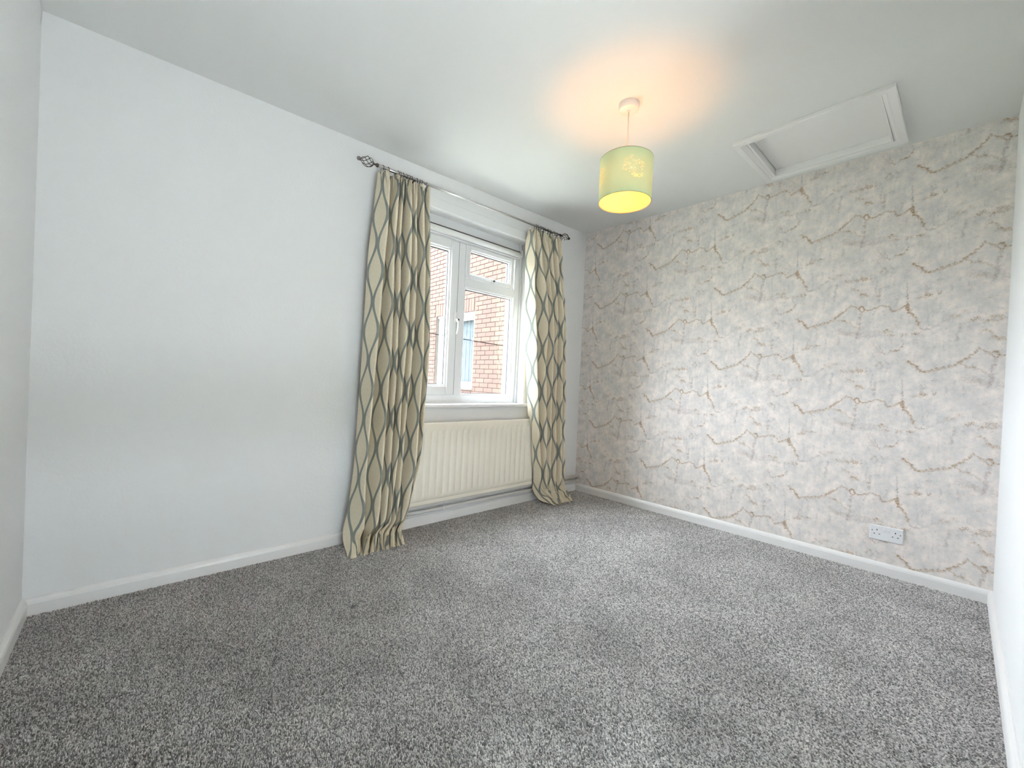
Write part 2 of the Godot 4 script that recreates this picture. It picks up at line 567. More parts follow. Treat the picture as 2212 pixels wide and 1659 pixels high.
func wallpaper_image() -> Image:
	jit = noise(0.09, 2, 31)
	var w := PAPER_W / 2
	var h := PAPER_H / 2
	var big := noise(0.012, 4, 21).get_seamless_image(w, h)
	var mid := noise(0.035, 4, 22).get_seamless_image(w, h)
	var fin := noise(0.16, 3, 23).get_seamless_image(w, h)
	var tall := noise(0.05, 3, 24).get_seamless_image(w, h / 8)
	tall.resize(w, h, Image.INTERPOLATE_CUBIC)
	var A := big.get_data()
	var B := mid.get_data()
	var C := fin.get_data()
	var D := tall.get_data()
	var each := A.size() / (w * h)
	var out := PackedByteArray()
	out.resize(w * h * 3)
	for i in w * h:
		var a = A[i * each] / 255.0 - 0.5
		var b = B[i * each] / 255.0 - 0.5
		var c = C[i * each] / 255.0 - 0.5
		var d = D[i * each] / 255.0 - 0.5
		var t = a * 0.15 + b * 0.10 + c * 0.05 + d * 0.05
		var v := 0.925 + clampf(t, -0.16, 0.09) * 0.62
		var pink := 0.004 + 0.024 * clampf(b + a, -0.5, 0.6)
		out[i * 3] = int(clampf(v + pink + 0.004, 0, 1) * 255)
		out[i * 3 + 1] = int(clampf(v - 0.020, 0, 1) * 255)
		out[i * 3 + 2] = int(clampf(v - 0.040 - pink * 0.6, 0, 1) * 255)
	var img := Image.create_from_data(w, h, false, Image.FORMAT_RGB8, out)
	img.resize(PAPER_W, PAPER_H, Image.INTERPOLATE_CUBIC)
	var tan := Color(0.69, 0.575, 0.46)
	var tan2 := Color(0.745, 0.655, 0.555)
	var grey := Color(0.66, 0.635, 0.63)
	var mauve := Color(0.72, 0.665, 0.655)
	var pale := Color(0.90, 0.885, 0.87)
	# broad soft washes first
	stroke(img, [-4, 14, -5, 50, -9, 93, -13, 144, -20, 176], 9.0, mauve, 0.16, 1.2)
	stroke(img, [406, 107, 404, 145, 395, 209], 8.0, grey, 0.14, 1.0)
	stroke(img, [255, 127, 291, 132, 327, 108, 370, 69], 7.0, grey, 0.14, 1.4)
	stroke(img, [-110, 110, -60, 140, 10, 150, 80, 140], 14.0, mauve, 0.07, 1.6)
	stroke(img, [60, 190, 90, 250, 60, 300], 12.0, mauve, 0.06, 1.6)
	stroke(img, [-60, 20, -20, 60, 60, 60, 140, 60, 200, 90], 16.0, pale, 0.10, 1.5)
	stroke(img, [90, 330, 130, 310], 16.0, pale, 0.22, 1.6)
	stroke(img, [270, 0, 285, 110], 14.0, pale, 0.14, 1.0)
	# the crag line
	var main = [-325, 29, -291, 63, -264, 96, -239, 82, -208, 73, -180, 63, -156, 57, -130, 44, -110, 27, -95, 13, -79, -8, -54, -31, -33, -18, -16, -8, 0, -22, 12, -3, 26, 3, 45, -2, 66, -12, 102, -19, 115, -14, 126, 4, 140, 23, 157, 14, 172, 5, 189, -4, 199, -13, 205, 32, 221, 47, 231, 65, 242, 89, 252, 117]
	stroke(img, main, 4.2, tan2, 0.42)
	stroke(img, main, 2.6, tan, 0.5)
	stroke(img, [-325, 29, -291, 63, -264, 96], 5.0, tan, 0.5)
	stroke(img, [-130, 44, -110, 27, -95, 13], 8.0, tan2, 0.45)
	stroke(img, [-251, 93, -220, 87, -189, 75, -159, 67, -132, 55], 3.4, tan2, 0.6)
	stroke(img, [-16, -8, -6, -20, 3, -22, 12, -8, 14, 2, 4, 14, -3, 12, -14, -4], 3.6, tan.darkened(0.06), 0.75, 0.45)
	stroke(img, [196, -16, 198, 12, 206, 30], 9.0, tan, 0.5)
	stroke(img, [204, 5, 218, 33, 233, 61, 251, 110], 3.4, tan2, 0.6)
	stroke(img, [-124, 48, -93, 62, -70, 67, -47, 80, -29, 96, -14, 115], 3.0, tan2, 0.55, 1.2)
	stroke(img, [-93, 62, -70, 67], 5.0, tan, 0.4, 1.2)
	stroke(img, [-4, 14, -5, 50, -9, 93, -13, 144, -20, 176], 3.0, mauve.darkened(0.12), 0.3, 1.2)
	# broken ledges under it
	stroke(img, [-90, 136, -50, 135, -16, 144], 4.0, tan2, 0.4, 2.0)
	stroke(img, [13, 160, 62, 162, 99, 156, 150, 160], 2.4, mauve.darkened(0.1), 0.4, 1.2)
	stroke(img, [87, 128, 108, 127, 134, 134], 4.2, tan, 0.55, 1.4)
	stroke(img, [109, 146, 130, 151, 150, 159], 3.4, tan, 0.5, 1.6)
	stroke(img, [176, 164, 205, 155], 3.6, tan, 0.4, 1.8)
	stroke(img, [227, 156, 251, 147], 5.0, tan.darkened(0.08), 0.55, 1.4)
	stroke(img, [255, 127, 291, 132], 2.4, grey.darkened(0.2), 0.4, 1.0)
	stroke(img, [365, 56, 388, 68, 413, 51, 422, 38], 4.2, tan2, 0.5, 1.8)
	stroke(img, [453, 85, 478, 94], 6.5, tan, 0.55, 1.8)
	stroke(img, [494, 96, 530, 85, 562, 82], 6.0, tan, 0.5, 2.0)
	stroke(img, [499, 101, 535, 99, 558, 96], 3.6, tan, 0.5, 1.4)
	stroke(img, [414, 88, 453, 91, 498, 96], 2.0, grey, 0.4, 1.0)
	stroke(img, [484, 144, 509, 151, 526, 177, 542, 189, 562, 195], 3.6, tan, 0.5, 1.3)
	stroke(img, [526, 180, 545, 192, 562, 197], 5.5, tan, 0.4, 1.5)
	stroke(img, [54, -113, 77, -115, 98, -125, 116, -137], 3.0, grey.darkened(0.12), 0.42, 1.8)
	stroke(img, [75, -103, 71, -79, 69, -51], 6.0, grey.lerp(tan, 0.4), 0.4, 1.6)
	stroke(img, [248, -52, 269, -55, 297, -61], 5.5, tan, 0.5, 1.8)
	stroke(img, [313, -77, 322, -63, 334, -70], 3.2, tan.darkened(0.1), 0.55, 1.0)
	stroke(img, [274, -56, 274, -116], 4.0, mauve, 0.3, 1.0)
	stroke(img, [90, 213, 103, 264, 108, 267], 3.0, mauve.darkened(0.1), 0.4, 1.0)
	stroke(img, [108, 267, 144, 255, 174, 246, 192, 208], 3.0, tan.lerp(mauve, 0.4), 0.6, 1.2)
	stroke(img, [150, 254, 176, 244], 4.6, tan.darkened(0.1), 0.45, 1.2)
	stroke(img, [192, 208, 251, 204], 2.0, grey, 0.4, 1.0)
	stroke(img, [71, 327, 95, 319, 106, 340], 3.6, tan.lerp(grey, 0.4), 0.5, 1.5)
	stroke(img, [120, 305, 134, 326], 2.6, grey.darkened(0.1), 0.45, 1.2)
	stroke(img, [199, -15, 196, -85, 191, -144], 2.2, grey.darkened(0.12), 0.42, 0.8)
	stroke(img, [196, -40, 195, -75], 4.0, grey.darkened(0.15), 0.3, 0.8)
	for v in [[372, -109, 371, -57], [435, -106, 440, -55], [-170, 170, -170, 235], [-107, 154, -104, 210], [279, -2, 284, 112], [51, 26, 57, 112], [350, 190, 352, 240], [-250, 140, -247, 190], [20, -60, 18, -20], [300, 20, 302, 70], [470, 20, 474, 60]]:
		stroke(img, v, 2.0, grey, 0.36, 0.9)
	# scattered specks
	for i in 700:
		var x := rng.randf() * 536.0
		var y := rng.randf() * 555.0
		stroke(img, [x, y, x + rng.randf_range(-12, 12), y + rng.randf_range(-6, 6)], rng.randf_range(1.4, 3.6), grey if rng.randf() < 0.6 else tan2, rng.randf_range(0.10, 0.30), 1.4)
	for i in 90:   # faint upright trickles
		var x = rng.randf() * 536.0
		var y = rng.randf() * 555.0
		stroke(img, [x, y, x + rng.randf_range(-5, 5), y + rng.randf_range(20, 60)], rng.randf_range(1.4, 5.0), grey if rng.randf() < 0.6 else mauve, rng.randf_range(0.07, 0.20), 1.2)
	return img

func wallpaper() -> void:
	var tex := ImageTexture.create_from_image(wallpaper_image())
	var m := mat(Color(1, 1, 1), 0.72)
	m.albedo_texture = tex
	var st := begin(true)
	var zs = [0.0, ROOM_D]
	var t := 0.0012
	var P := func(z: float, y: float) -> Vector3: return Vector3(paper_x(z) - t, y, z)
	var V = [P.call(0.0, 0.06), P.call(ROOM_D, 0.06), P.call(ROOM_D, ceil_y(paper_x(ROOM_D), ROOM_D)), P.call(0.0, ceil_y(ROOM_W, 0.0))]
	for i in [0, 2, 1, 0, 3, 2]:
		var p: Vector3 = V[i]
		# the ring of one crag sits at z 2.068, y 1.548
		st.set_uv(Vector2((p.z - 2.068) / 1.072, (1.548 - p.y) / 0.555))
		st.add_vertex(p)
	for k in 4:   # the paper's own edges
		var a: Vector3 = V[k]
		var b: Vector3 = V[(k + 1) % 4]
		st.set_uv(Vector2((a.z - 2.068) / 1.072, (1.548 - a.y) / 0.555))
		q4(st, a, b, b + Vector3(t, 0, 0), a + Vector3(t, 0, 0), Vector3(3.52, 1.2, 1.3))
	obj("wallpaper", st, m, get_node("wall_right"))

# ------------------------------------------------------------------ window
func frame4(st: SurfaceTool, x0: float, y0: float, x1: float, y1: float, w: float, z0: float, z1: float, r: float) -> void:
	box(st, Vector3(x0, y0, z0), Vector3(x0 + w, y1, z1), r)
	box(st, Vector3(x1 - w, y0, z0), Vector3(x1, y1, z1), r)
	box(st, Vector3(x0 + w, y0, z0), Vector3(x1 - w, y0 + w, z1), r)
	box(st, Vector3(x0 + w, y1 - w, z0), Vector3(x1 - w, y1, z1), r)

func window() -> void:
	var win := base("window_1")
	tag(win, "white uPVC window with side casement, top fanlight and fixed pane", "window", "", "structure")
	var st := begin(true)
	frame4(st, OPEN_L, 0.832, OPEN_R - 0.004, 2.112, 0.068, -0.160, -0.090, 0.004)
	box(st, Vector3(OPEN_L, 2.112, -0.160), Vector3(OPEN_R - 0.004, OPEN_T + 0.002, -0.094), 0.0)
	obj("frame", st, M.upvc, win)
	st = begin(true)
	box(st, Vector3(2.070, 0.898, -0.158), Vector3(2.142, 2.046, -0.090), 0.005)
	obj("mullion", st, M.upvc, win)
	st = begin(true)
	box(st, Vector3(2.142, 1.722, -0.158), Vector3(2.652, 1.798, -0.090), 0.006)
	obj("transom", st, M.upvc, win)
	# edge trim against the reveal
	st = begin(true)
	box(st, Vector3(OPEN_R - 0.020, 0.836, -0.0905), Vector3(OPEN_R, 2.112, -0.078), 0.003)
	obj("edge_trim", st, M.upvc, win)
	# side casement
	var ca := Node3D.new()
	ca.name = "casement"
	win.add_child(ca)
	st = begin(true)
	frame4(st, 1.600, 0.896, 2.076, 2.046, 0.070, -0.146, -0.080, 0.006)
	frame4(st, 1.668, 0.964, 2.008, 1.978, 0.012, -0.120, -0.090, 0.004)
	obj("sash", st, M.upvc, ca)
	glazing(ca, 1.680, 0.976, 1.996, 1.966)
	st = begin(true)
	box(st, Vector3(2.0765, 0.900, -0.100), Vector3(2.0800, 2.046, -0.0885))  # dark strip in place of the shadow gap beside the sash
	obj("sash_shadow_strip", st, M.gasket, ca)
	# casement handle: plate, boss and a curved lever pointing down
	st = begin(true)
	box(st, Vector3(2.050, 1.440, -0.081), Vector3(2.074, 1.520, -0.068), 0.004)
	var lever := begin()
	tube(lever, [Vector3(2.062, 1.466, -0.062), Vector3(2.068, 1.440, -0.046), Vector3(2.069, 1.405, -0.044), Vector3(2.064, 1.370, -0.047), Vector3(2.062, 1.352, -0.050)], 0.0085, 10)
	var h := obj("handle", st, M.white_gloss, ca)
	obj("lever", lever, M.white_gloss, ca)
	st = begin()
	lathe(st, [Vector2(0, 0), Vector2(0.008, 0), Vector2(0.008, 0.010), Vector2(0.0, 0.010)], Vector3(2.078, 1.462, -0.070), Vector3(0, 0, 1), 14)
	obj("lock_button", st, M.black, ca)
	# fanlight
	var fa := Node3D.new()
	fa.name = "fanlight"
	win.add_child(fa)
	st = begin(true)
	frame4(st, 2.140, 1.792, 2.632, 2.050, 0.038, -0.146, -0.080, 0.006)
	frame4(st, 2.176, 1.828, 2.596, 2.014, 0.010, -0.120, -0.090, 0.003)
	obj("sash", st, M.upvc, fa)
	glazing(fa, 2.186, 1.838, 2.586, 2.004)
	st = begin(true)
	box(st, Vector3(2.6325, 1.792, -0.100), Vector3(2.637, 2.048, -0.0885))  # the fanlight's shadow gap, likewise a dark strip
	obj("sash_shadow_strip", st, M.gasket, fa)
	st = begin(true)
	box(st, Vector3(2.315, 1.805, -0.081), Vector3(2.425, 1.823, -0.070), 0.004)
	box(st, Vector3(2.300, 1.815, -0.068), Vector3(2.395, 1.826, -0.052), 0.004)
	box(st, Vector3(2.365, 1.800, -0.072), Vector3(2.395, 1.820, -0.058), 0.004)
	obj("handle", st, M.white_gloss, fa)
	st = begin()
	lathe(st, [Vector2(0, 0), Vector2(0.008, 0), Vector2(0.008, 0.012), Vector2(0.0, 0.012)], Vector3(2.408, 1.816, -0.071), Vector3(0, 0, 1), 14)
	obj("lock_button", st, M.black, fa)
	# fixed pane
	var fx := Node3D.new()
	fx.name = "fixed_light"
	win.add_child(fx)
	st = begin(true)
	frame4(st, 2.140, 0.896, 2.642, 1.724, 0.014, -0.125, -0.094, 0.004)
	obj("glazing_bead", st, M.upvc, fx)
	glazing(fx, 2.154, 0.910, 2.628, 1.710)
	# two dark hinge screws in the head of the frame
	for p in [Vector3(2.105, 2.064, -0.0905), Vector3(2.646, 2.080, -0.0905)]:
		st = begin()
		lathe(st, [Vector2(0, 0), Vector2(0.006, 0), Vector2(0.005, 0.003), Vector2(0.0, 0.004)], p, Vector3(0, 0, 1), 12)
		obj("screw_cap", st, M.black, win)

func glazing(parent: Node3D, x0: float, y0: float, x1: float, y1: float) -> void:
	var st := begin(true)
	frame4(st, x0, y0, x1, y1, 0.004, -0.1225, -0.1115, 0.0)
	obj("gasket", st, M.gasket, parent)
	st = begin(true)
	box(st, Vector3(x0 + 0.003, y0 + 0.003, -0.1190), Vector3(x1 - 0.003, y1 - 0.003, -0.1150))
	obj("pane", st, M.glass, parent)

# ------------------------------------------------------------------ outside
const BX := 4.48
const WIN_A := -4.256
const WIN_B := -3.075
const WIN_Y0 := 0.885
const WIN_Y1 := 2.166

func outside() -> void:
	var st = begin(true)
	box(st, Vector3(-25, -3.0, -45), Vector3(30, -2.7, 2.0))
	tag(obj("ground_outside", st, mat(Color(0.55, 0.56, 0.50), 0.9)), "grey-green garden ground a storey below the window", "ground", "", "structure")
	st = begin(true)
	box(st, Vector3(-25, -3.0, 4.6), Vector3(30, -2.7, 40))  # bright ground added to reflect fill light up through the stair window
	tag(obj("ground_outside", st, mat(Color(0.73, 0.72, 0.70), 0.9)), "added pale paving that bounces daylight into the unseen stairwell", "ground", "", "structure")
	# the brick wing at a right angle to the room
	var mortar := mat(Color(0.20, 0.18, 0.155), 0.95)
	st = begin(true)
	var z0 := -10.0
	var z1 := -0.30
	var yb := -2.7
	var yt := 4.4
	box(st, Vector3(BX, yb, z0), Vector3(BX + 0.25, yt, WIN_A))
	box(st, Vector3(BX, yb, WIN_B), Vector3(BX + 0.25, yt, z1))
	box(st, Vector3(BX, yb, WIN_A), Vector3(BX + 0.25, WIN_Y0, WIN_B))
	box(st, Vector3(BX, WIN_Y1, WIN_A), Vector3(BX + 0.25, yt, WIN_B))
	var wall := obj("wall_outside", st, mortar)
	tag(wall, "orange brick wall of the wing outside the window", "wall", "", "structure")
	var tones = []
	for c in [Color(0.221, 0.128, 0.083), Color(0.235, 0.139, 0.091), Color(0.208, 0.120, 0.077), Color(0.243, 0.147, 0.099)]:
		var m := mat(c, 0.9)
		bump(m, 0.5, 0.05, 0.15)
		tones.append(m)
	st = begin(true)
	box(st, Vector3(-0.5, -0.5, -0.5), Vector3(0.5, 0.5, 0.5), 0.04)
	var unit := mesh_of(st)
	var eye := Vector3(0.3177, 1.0266, 2.4954)
	var seen = []
	var rest = []
	var L := 0.215
	var pitch := 0.225
	var rows := int((yt - yb) / 0.075)
	var row0 := int(round((WIN_Y1 - yb) / 0.075))
	for r in rows:
		var y := WIN_Y1 + (r - row0) * 0.075 + 0.0375
		if y > yt - 0.03:
			continue
		var shift := 0.1125 if posmod(r, 2) == 1 else 0.0
		for k in range(-34, 16):
			var a := WIN_B + k * pitch + shift
			var b := a + L
			if b < z0 or a > z1 - 0.05:
				continue
			b = minf(b, z1)
			var runs = [[a, b]]
			var cut = []
			if y > WIN_Y0 and y < WIN_Y1:
				cut = [WIN_A - 0.01, WIN_B]
			elif y > WIN_Y1 and y < WIN_Y1 + 0.225:
				cut = [WIN_A - 0.04, WIN_B + 0.02]
			if cut.size():
				runs = []
				if a < cut[0] and minf(b, cut[0]) - a > 0.03:
					runs.append([a, minf(b, cut[0] )])
				if b > cut[1] and b - maxf(a, cut[1] + 0.010) > 0.03:
					runs.append([maxf(a, cut[1] + 0.010), b])
			for u in runs:
				place_brick(Vector3(BX, y, (u[0] + u[1]) * 0.5), Vector3(0.02, 0.065, u[1] - u[0]), eye, seen, rest)
	# soldier course over the window
	for k in 16:
		var z := WIN_A - 0.03 + (k + 0.5) * 0.075
		place_brick(Vector3(BX, WIN_Y1 + 0.1125, z), Vector3(0.022, 0.215, 0.065), eye, seen, rest)
	seen.sort_custom(func(p, q): return p[2] < q[2])
	while seen.size() > 296:
		rest.append(seen.pop_back())
	for s in seen:
		var o = put("brick", unit, tones[rng.randi() % 4], wall)
		o.transform = Transform3D(Basis.IDENTITY.scaled(s[1]), s[0])
	var mm := MultiMesh.new()
	mm.transform_format = MultiMesh.TRANSFORM_3D
	mm.mesh = unit
	mm.instance_count = rest.size()
	for i in rest.size():
		mm.set_instance_transform(i, Transform3D(Basis.IDENTITY.scaled(rest[i][1]), rest[i][0]))
	var mi := MultiMeshInstance3D.new()
	mi.name = "brickwork"
	mi.multimesh = mm
	mi.material_override = tones[1]
	mi.set_meta("kind", "stuff")
	wall.add_child(mi)

	# the wing's own window
	var win := base("window_2")
	tag(win, "white window in the brick wing with net curtains behind", "window", "", "structure")
	var fx0 := BX + 0.05
	st = begin(true)
	var bar := func(za: float, ya: float, zb: float, yb2: float) -> void:
		box(st, Vector3(fx0, ya, za), Vector3(fx0 + 0.06, yb2, zb), 0.005)
	bar.call(WIN_A, WIN_Y0, WIN_A + 0.085, 2.135)
	bar.call(WIN_B - 0.085, WIN_Y0, WIN_B, 2.135)
	bar.call(WIN_A + 0.085, WIN_Y0, WIN_B - 0.085, WIN_Y0 + 0.085)
	bar.call(WIN_A + 0.085, 2.045, WIN_B - 0.085, 2.135)
	box(st, Vector3(fx0 - 0.03, 2.135, WIN_A), Vector3(fx0 + 0.06, WIN_Y1 + 0.004, WIN_B), 0.004)
	obj("frame", st, M.upvc, win)
	st = begin(true)
	bar.call(-3.76, WIN_Y0 + 0.08, -3.66, 2.05)
	obj("mullion", st, M.upvc, win)
	st = begin(true)
	bar.call(-3.67, 1.745, WIN_B - 0.08, 1.865)
	obj("transom", st, M.upvc, win)
	st = begin(true)
	box(st, Vector3(BX - 0.05, WIN_Y0 - 0.045, WIN_A - 0.03), Vector3(BX + 0.06, WIN_Y0 + 0.012, WIN_B + 0.02), 0.006)
	obj("sill", st, M.upvc, win)
	for p in [[WIN_A + 0.08, WIN_Y0 + 0.08, -3.755, 2.05], [-3.665, WIN_Y0 + 0.08, WIN_B - 0.08, 1.75], [-3.665, 1.86, WIN_B - 0.08, 2.05]]:
		st = begin(true)
		box(st, Vector3(fx0 + 0.028, p[1], p[0]), Vector3(fx0 + 0.032, p[3], p[2]))
		obj("pane", st, M.matt_glass, win)
	# the dark room behind it
	st = begin(true)
	box(st, Vector3(BX + 1.6, 0.2, -4.9), Vector3(BX + 1.7, 2.8, -2.4))
	box(st, Vector3(BX + 0.25, 0.2, -5.0), Vector3(BX + 1.7, 2.8, -4.9))
	box(st, Vector3(BX + 0.25, 0.2, -2.4), Vector3(BX + 1.7, 2.8, -2.3))
	box(st, Vector3(BX + 0.25, 0.1, -5.0), Vector3(BX + 1.7, 0.2, -2.3))
	box(st, Vector3(BX + 0.25, 2.8, -5.0), Vector3(BX + 1.7, 2.9, -2.3))
	obj("back_room", st, mat(Color(0.55, 0.57, 0.6), 0.9), win)
	# net curtains
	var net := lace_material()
	for k in 2:
		var za := WIN_A + 0.06 if k == 0 else -3.70
		var zb := -3.72 if k == 0 else WIN_B - 0.06
		st = begin()
		var nu := 90
		var top := 2.07
		var bot := 0.93
		for i in nu:
			var ta := float(i) / nu
			var tb := float(i + 1) / nu
			var A = func(t: float, y: float) -> Vector3: return Vector3(BX + 0.17 + 0.012 * sin(t * 60.0) + 0.006 * sin(t * 23.0), y, lerpf(za, zb, t))
			for f in [[ta, top], [tb, bot], [tb, top], [ta, top], [ta, bot], [tb, bot]]:
				st.set_uv(Vector2(f[0] * 1.0, (top - f[1]) / 0.55))
				st.add_vertex(A.call(f[0], f[1]))
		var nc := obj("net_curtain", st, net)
		tag(nc, ["white lace net curtain behind the tall pane of the brick wing", "white lace net curtain behind the lower pane and fanlight of the wing"][k], "net curtain")
	# overhead cable slung along the wing
	st = begin()
	var pts = []
	for i in 41:
		var t := i / 40.0
		var z = lerpf(-6.2, -0.9, t)
		pts.append(Vector3(BX - 0.06, lerpf(2.14, 1.36, t) - 0.035 * 4.0 * t * (1.0 - t) + 0.02, z))
	tube(st, pts, 0.0065, 6)
	var cable := base("cable")
	tag(cable, "thin dark cable sloping across the brick wing and its window", "cable")
	obj("wire", st, M.cable, cable)
	st = begin()
	tube(st, [pts[0], pts[0] + Vector3(0.045, 0.0, 0.0)], 0.005, 6)
	obj("hook", st, M.gasket, cable)
	st = begin()
	tube(st, [pts[40], pts[40] + Vector3(0.045, 0.0, 0.0)], 0.005, 6)
	obj("hook", st, M.gasket, cable)
	st = begin()
	var cz = pts[24] as Vector3
	lathe(st, [Vector2(0, -0.014), Vector2(0.010, -0.010), Vector2(0.012, 0.0), Vector2(0.010, 0.010), Vector2(0, 0.014)], cz, Vector3(0, 0, 1), 10)
	obj("joint", st, M.gasket, cable)

func place_brick(at: Vector3, size: Vector3, eye: Vector3, seen: Array, rest: Array) -> void:
	# proud of the mortar by a few millimetres, each a little different
	at.x = BX - 0.0035 + rng.randf_range(-0.0012, 0.0012)
	var worst := 9.0
	for pane in [[1.77, 0.93, 2.0, 1.99], [2.17, 1.82, 2.60, 2.01], [2.14, 0.89, 2.64, 1.73]]:
		var t := (-0.117 - eye.z) / (at.z - eye.z)
		var p := eye.lerp(at, t)
		var dx: float = maxf(pane[0] - p.x, p.x - pane[2])
		var dy: float = maxf(pane[1] - p.y, p.y - pane[3])
		worst = minf(worst, maxf(dx, dy))
	if worst < 0.035:
		seen.append([at, size, worst])
	else:
		rest.append([at, size, worst])

func lace_material() -> StandardMaterial3D:
	var img := Image.create(128, 128, false, Image.FORMAT_RGB8)
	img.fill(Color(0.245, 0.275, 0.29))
	var r2 := RandomNumberGenerator.new()
	r2.seed = 5
	for i in 60:   # leafy sprigs woven in
		var p := Vector2(r2.randf() * 128, r2.randf() * 128)
		var ang := r2.randf_range(-0.5, 0.5) - PI / 2
		for k in 14:
			var q := p + Vector2(cos(ang), sin(ang)) * k + Vector2(sin(k * 0.8) * 2.0, 0)
			for d in [Vector2(0, 0), Vector2(1, 0), Vector2(0, 1)]:
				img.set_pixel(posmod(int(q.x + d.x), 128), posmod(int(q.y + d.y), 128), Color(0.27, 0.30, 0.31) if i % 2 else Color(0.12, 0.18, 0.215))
	var m := mat(Color(1, 1, 1), 0.9)
	m.albedo_texture = ImageTexture.create_from_image(img)
	m.cull_mode = BaseMaterial3D.CULL_DISABLED
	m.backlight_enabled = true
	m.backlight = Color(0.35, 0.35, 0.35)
	return m

# ------------------------------------------------------------------ pendant lamp
func lamp() -> void:
	var at := Vector3(2.115, 2.4485, 1.308)
	var o := base("pendant_lamp", at)
	tag(o, "lit pendant lamp with a pale mint drum shade pierced with dots", "lamp")
	var bake := mat(Color(0.93, 0.91, 0.89), 0.4)
	var st := begin()
	lathe(st, [Vector2(0.0, -0.031), Vector2(0.044, -0.031), Vector2(0.0475, -0.0285), Vector2(0.050, -0.018), Vector2(0.051, 0.002), Vector2(0.0, 0.002)], Vector3.ZERO, Vector3.UP, 40)
	st.set_smooth_group(-1)
	obj("ceiling_rose", st, bake, o)
	st = begin()
	lathe(st, [Vector2(0.0, -0.042), Vector2(0.006, -0.042), Vector2(0.007, -0.030), Vector2(0.0, -0.030)], Vector3.ZERO, Vector3.UP, 14)
	obj("cord_grip", st, bake, o)
	var top := 2.165 - at.y
	var tall := 0.212
	var R := 0.130
	st = begin()
	tube(st, [Vector3(0, -0.036, 0), Vector3(0.0008, -0.10, 0.0), Vector3(-0.0008, -0.16, 0.001), Vector3(0.0006, -0.22, 0), Vector3(0, top - 0.045, 0)], 0.0034, 10)
	obj("cord", st, mat(Color(0.90, 0.86, 0.80), 0.5), o)
	st = begin()
	lathe(st, [Vector2(0.0, top - 0.078), Vector2(0.019, top - 0.078), Vector2(0.020, top - 0.06), Vector2(0.012, top - 0.045), Vector2(0.0, top - 0.040)], Vector3.ZERO, Vector3.UP, 20)
	obj("lamp_holder", st, bake, o)
	# the shade's wire ring and spokes
	st = begin()
	for k in 3:
		var t := TAU * k / 3.0 + 0.4
		tube(st, [Vector3(cos(t) * 0.019, top - 0.058, sin(t) * 0.019), Vector3(cos(t) * 0.06, top - 0.050, sin(t) * 0.06), Vector3(cos(t) * (R - 0.002), top - 0.006, sin(t) * (R - 0.002))], 0.0018, 8)
	for y in [top - 0.004, top - tall + 0.004]:
		var ring = []
		for k in 60:
			ring.append(Vector3(cos(TAU * k / 60) * (R - 0.003), y, sin(TAU * k / 60) * (R - 0.003)))
		tube(st, ring, 0.0024, 8, true)
	obj("shade_ring", st, mat(Color(0.86, 0.80, 0.70), 0.4), o)
	# drum shade, woven from small cells; the pierced dots are cells left out
	var nu := 228
	var nv := 58
	var holes := {}
	var r2 := RandomNumberGenerator.new()
	r2.seed = 9
	for c in 4:   # four bursts of dots round the drum, one turned to the doorway
		var mid := 2.265 + c * PI / 2.0
		for i in 150:
			var a := r2.randf() * TAU
			var d := sqrt(r2.randf())
			var u := mid + cos(a) * d * 0.42 
			var v := 0.44 - sin(a) * d * 0.24 + 0.05 * cos(a * 3.0)
			var iu := posmod(int(u / TAU * nu), nu)
			var iv := clampi(int(v * nv), 4, nv - 5)
			var free := true
			for e in [[1, 0], [-1, 0], [0, 1], [0, -1], [1, 1], [-1, -1], [1, -1], [-1, 1]]:
				if holes.has(Vector2i(posmod(iu + e[0], nu), iv + e[1])):
					free = false
			if free:
				holes[Vector2i(iu, iv)] = true
	for part in 2:
		st = begin()
		var rr := R if part == 0 else R - 0.0022
		for i in nu:
			for j in nv:
				if holes.has(Vector2i(i, j)):
					continue
				var t0 := TAU * i / nu
				var t1 := TAU * (i + 1) / nu
				var y0 := top - tall * j / nv
				var y1 := top - tall * (j + 1) / nv
				var A := Vector3(cos(t0) * rr, y0, sin(t0) * rr)
				var B := Vector3(cos(t1) * rr, y0, sin(t1) * rr)
				var C := Vector3(cos(t1) * rr, y1, sin(t1) * rr)
				var D := Vector3(cos(t0) * rr, y1, sin(t0) * rr)
				var ctr := Vector3(0, (y0 + y1) * 0.5, 0) if part == 0 else Vector3(A.x + B.x, y0, A.z + B.z)
				q4(st, A, B, C, D, ctr)
		var m: StandardMaterial3D
		if part == 0:
			m = mat(Color(0.80, 0.90, 0.72), 0.8)
			m.backlight = Color(0.50, 0.50, 0.46)
		else:
			m = mat(Color(0.95, 0.90, 0.62), 0.8)
			m.backlight = Color(0.62, 0.60, 0.54)
		m.cull_mode = BaseMaterial3D.CULL_DISABLED
		m.backlight_enabled = true
		var sh := obj("lamp_shade" if part == 0 else "shade_lining", st, m, o)
		if part == 0:
			sh.set_meta("label", "pale mint fabric drum shade pierced with bursts of dots")
	st = begin()
	for y in [top, top - tall]:
		var ring = []
		for k in 72:
			ring.append(Vector3(cos(TAU * k / 72) * (R - 0.001), y, sin(TAU * k / 72) * (R - 0.001)))
		tube(st, ring, 0.0019, 8, true)
	obj("shade_binding", st, mat(Color(0.72, 0.68, 0.50), 0.7), o)
	# bulb
	var by := top - 0.108
	st = begin()
	var prof = [Vector2(0.0, -0.035)]
	for k in range(1, 11):
		var t := PI * k / 11.0
		prof.append(Vector2(sin(t) * 0.030, -cos(t) * 0.032))
	prof.append(Vector2(0.013, 0.045))
	prof.append(Vector2(0.0, 0.047))
	lathe(st, prof, Vector3(0, by, 0), Vector3.UP, 24)
	var glow := mat(Color(1, 0.95, 0.85), 0.4)
	glow.emission_enabled = true
	glow.emission = Color(1.0, 0.83, 0.55)
	glow.emission_energy_multiplier = 2.5
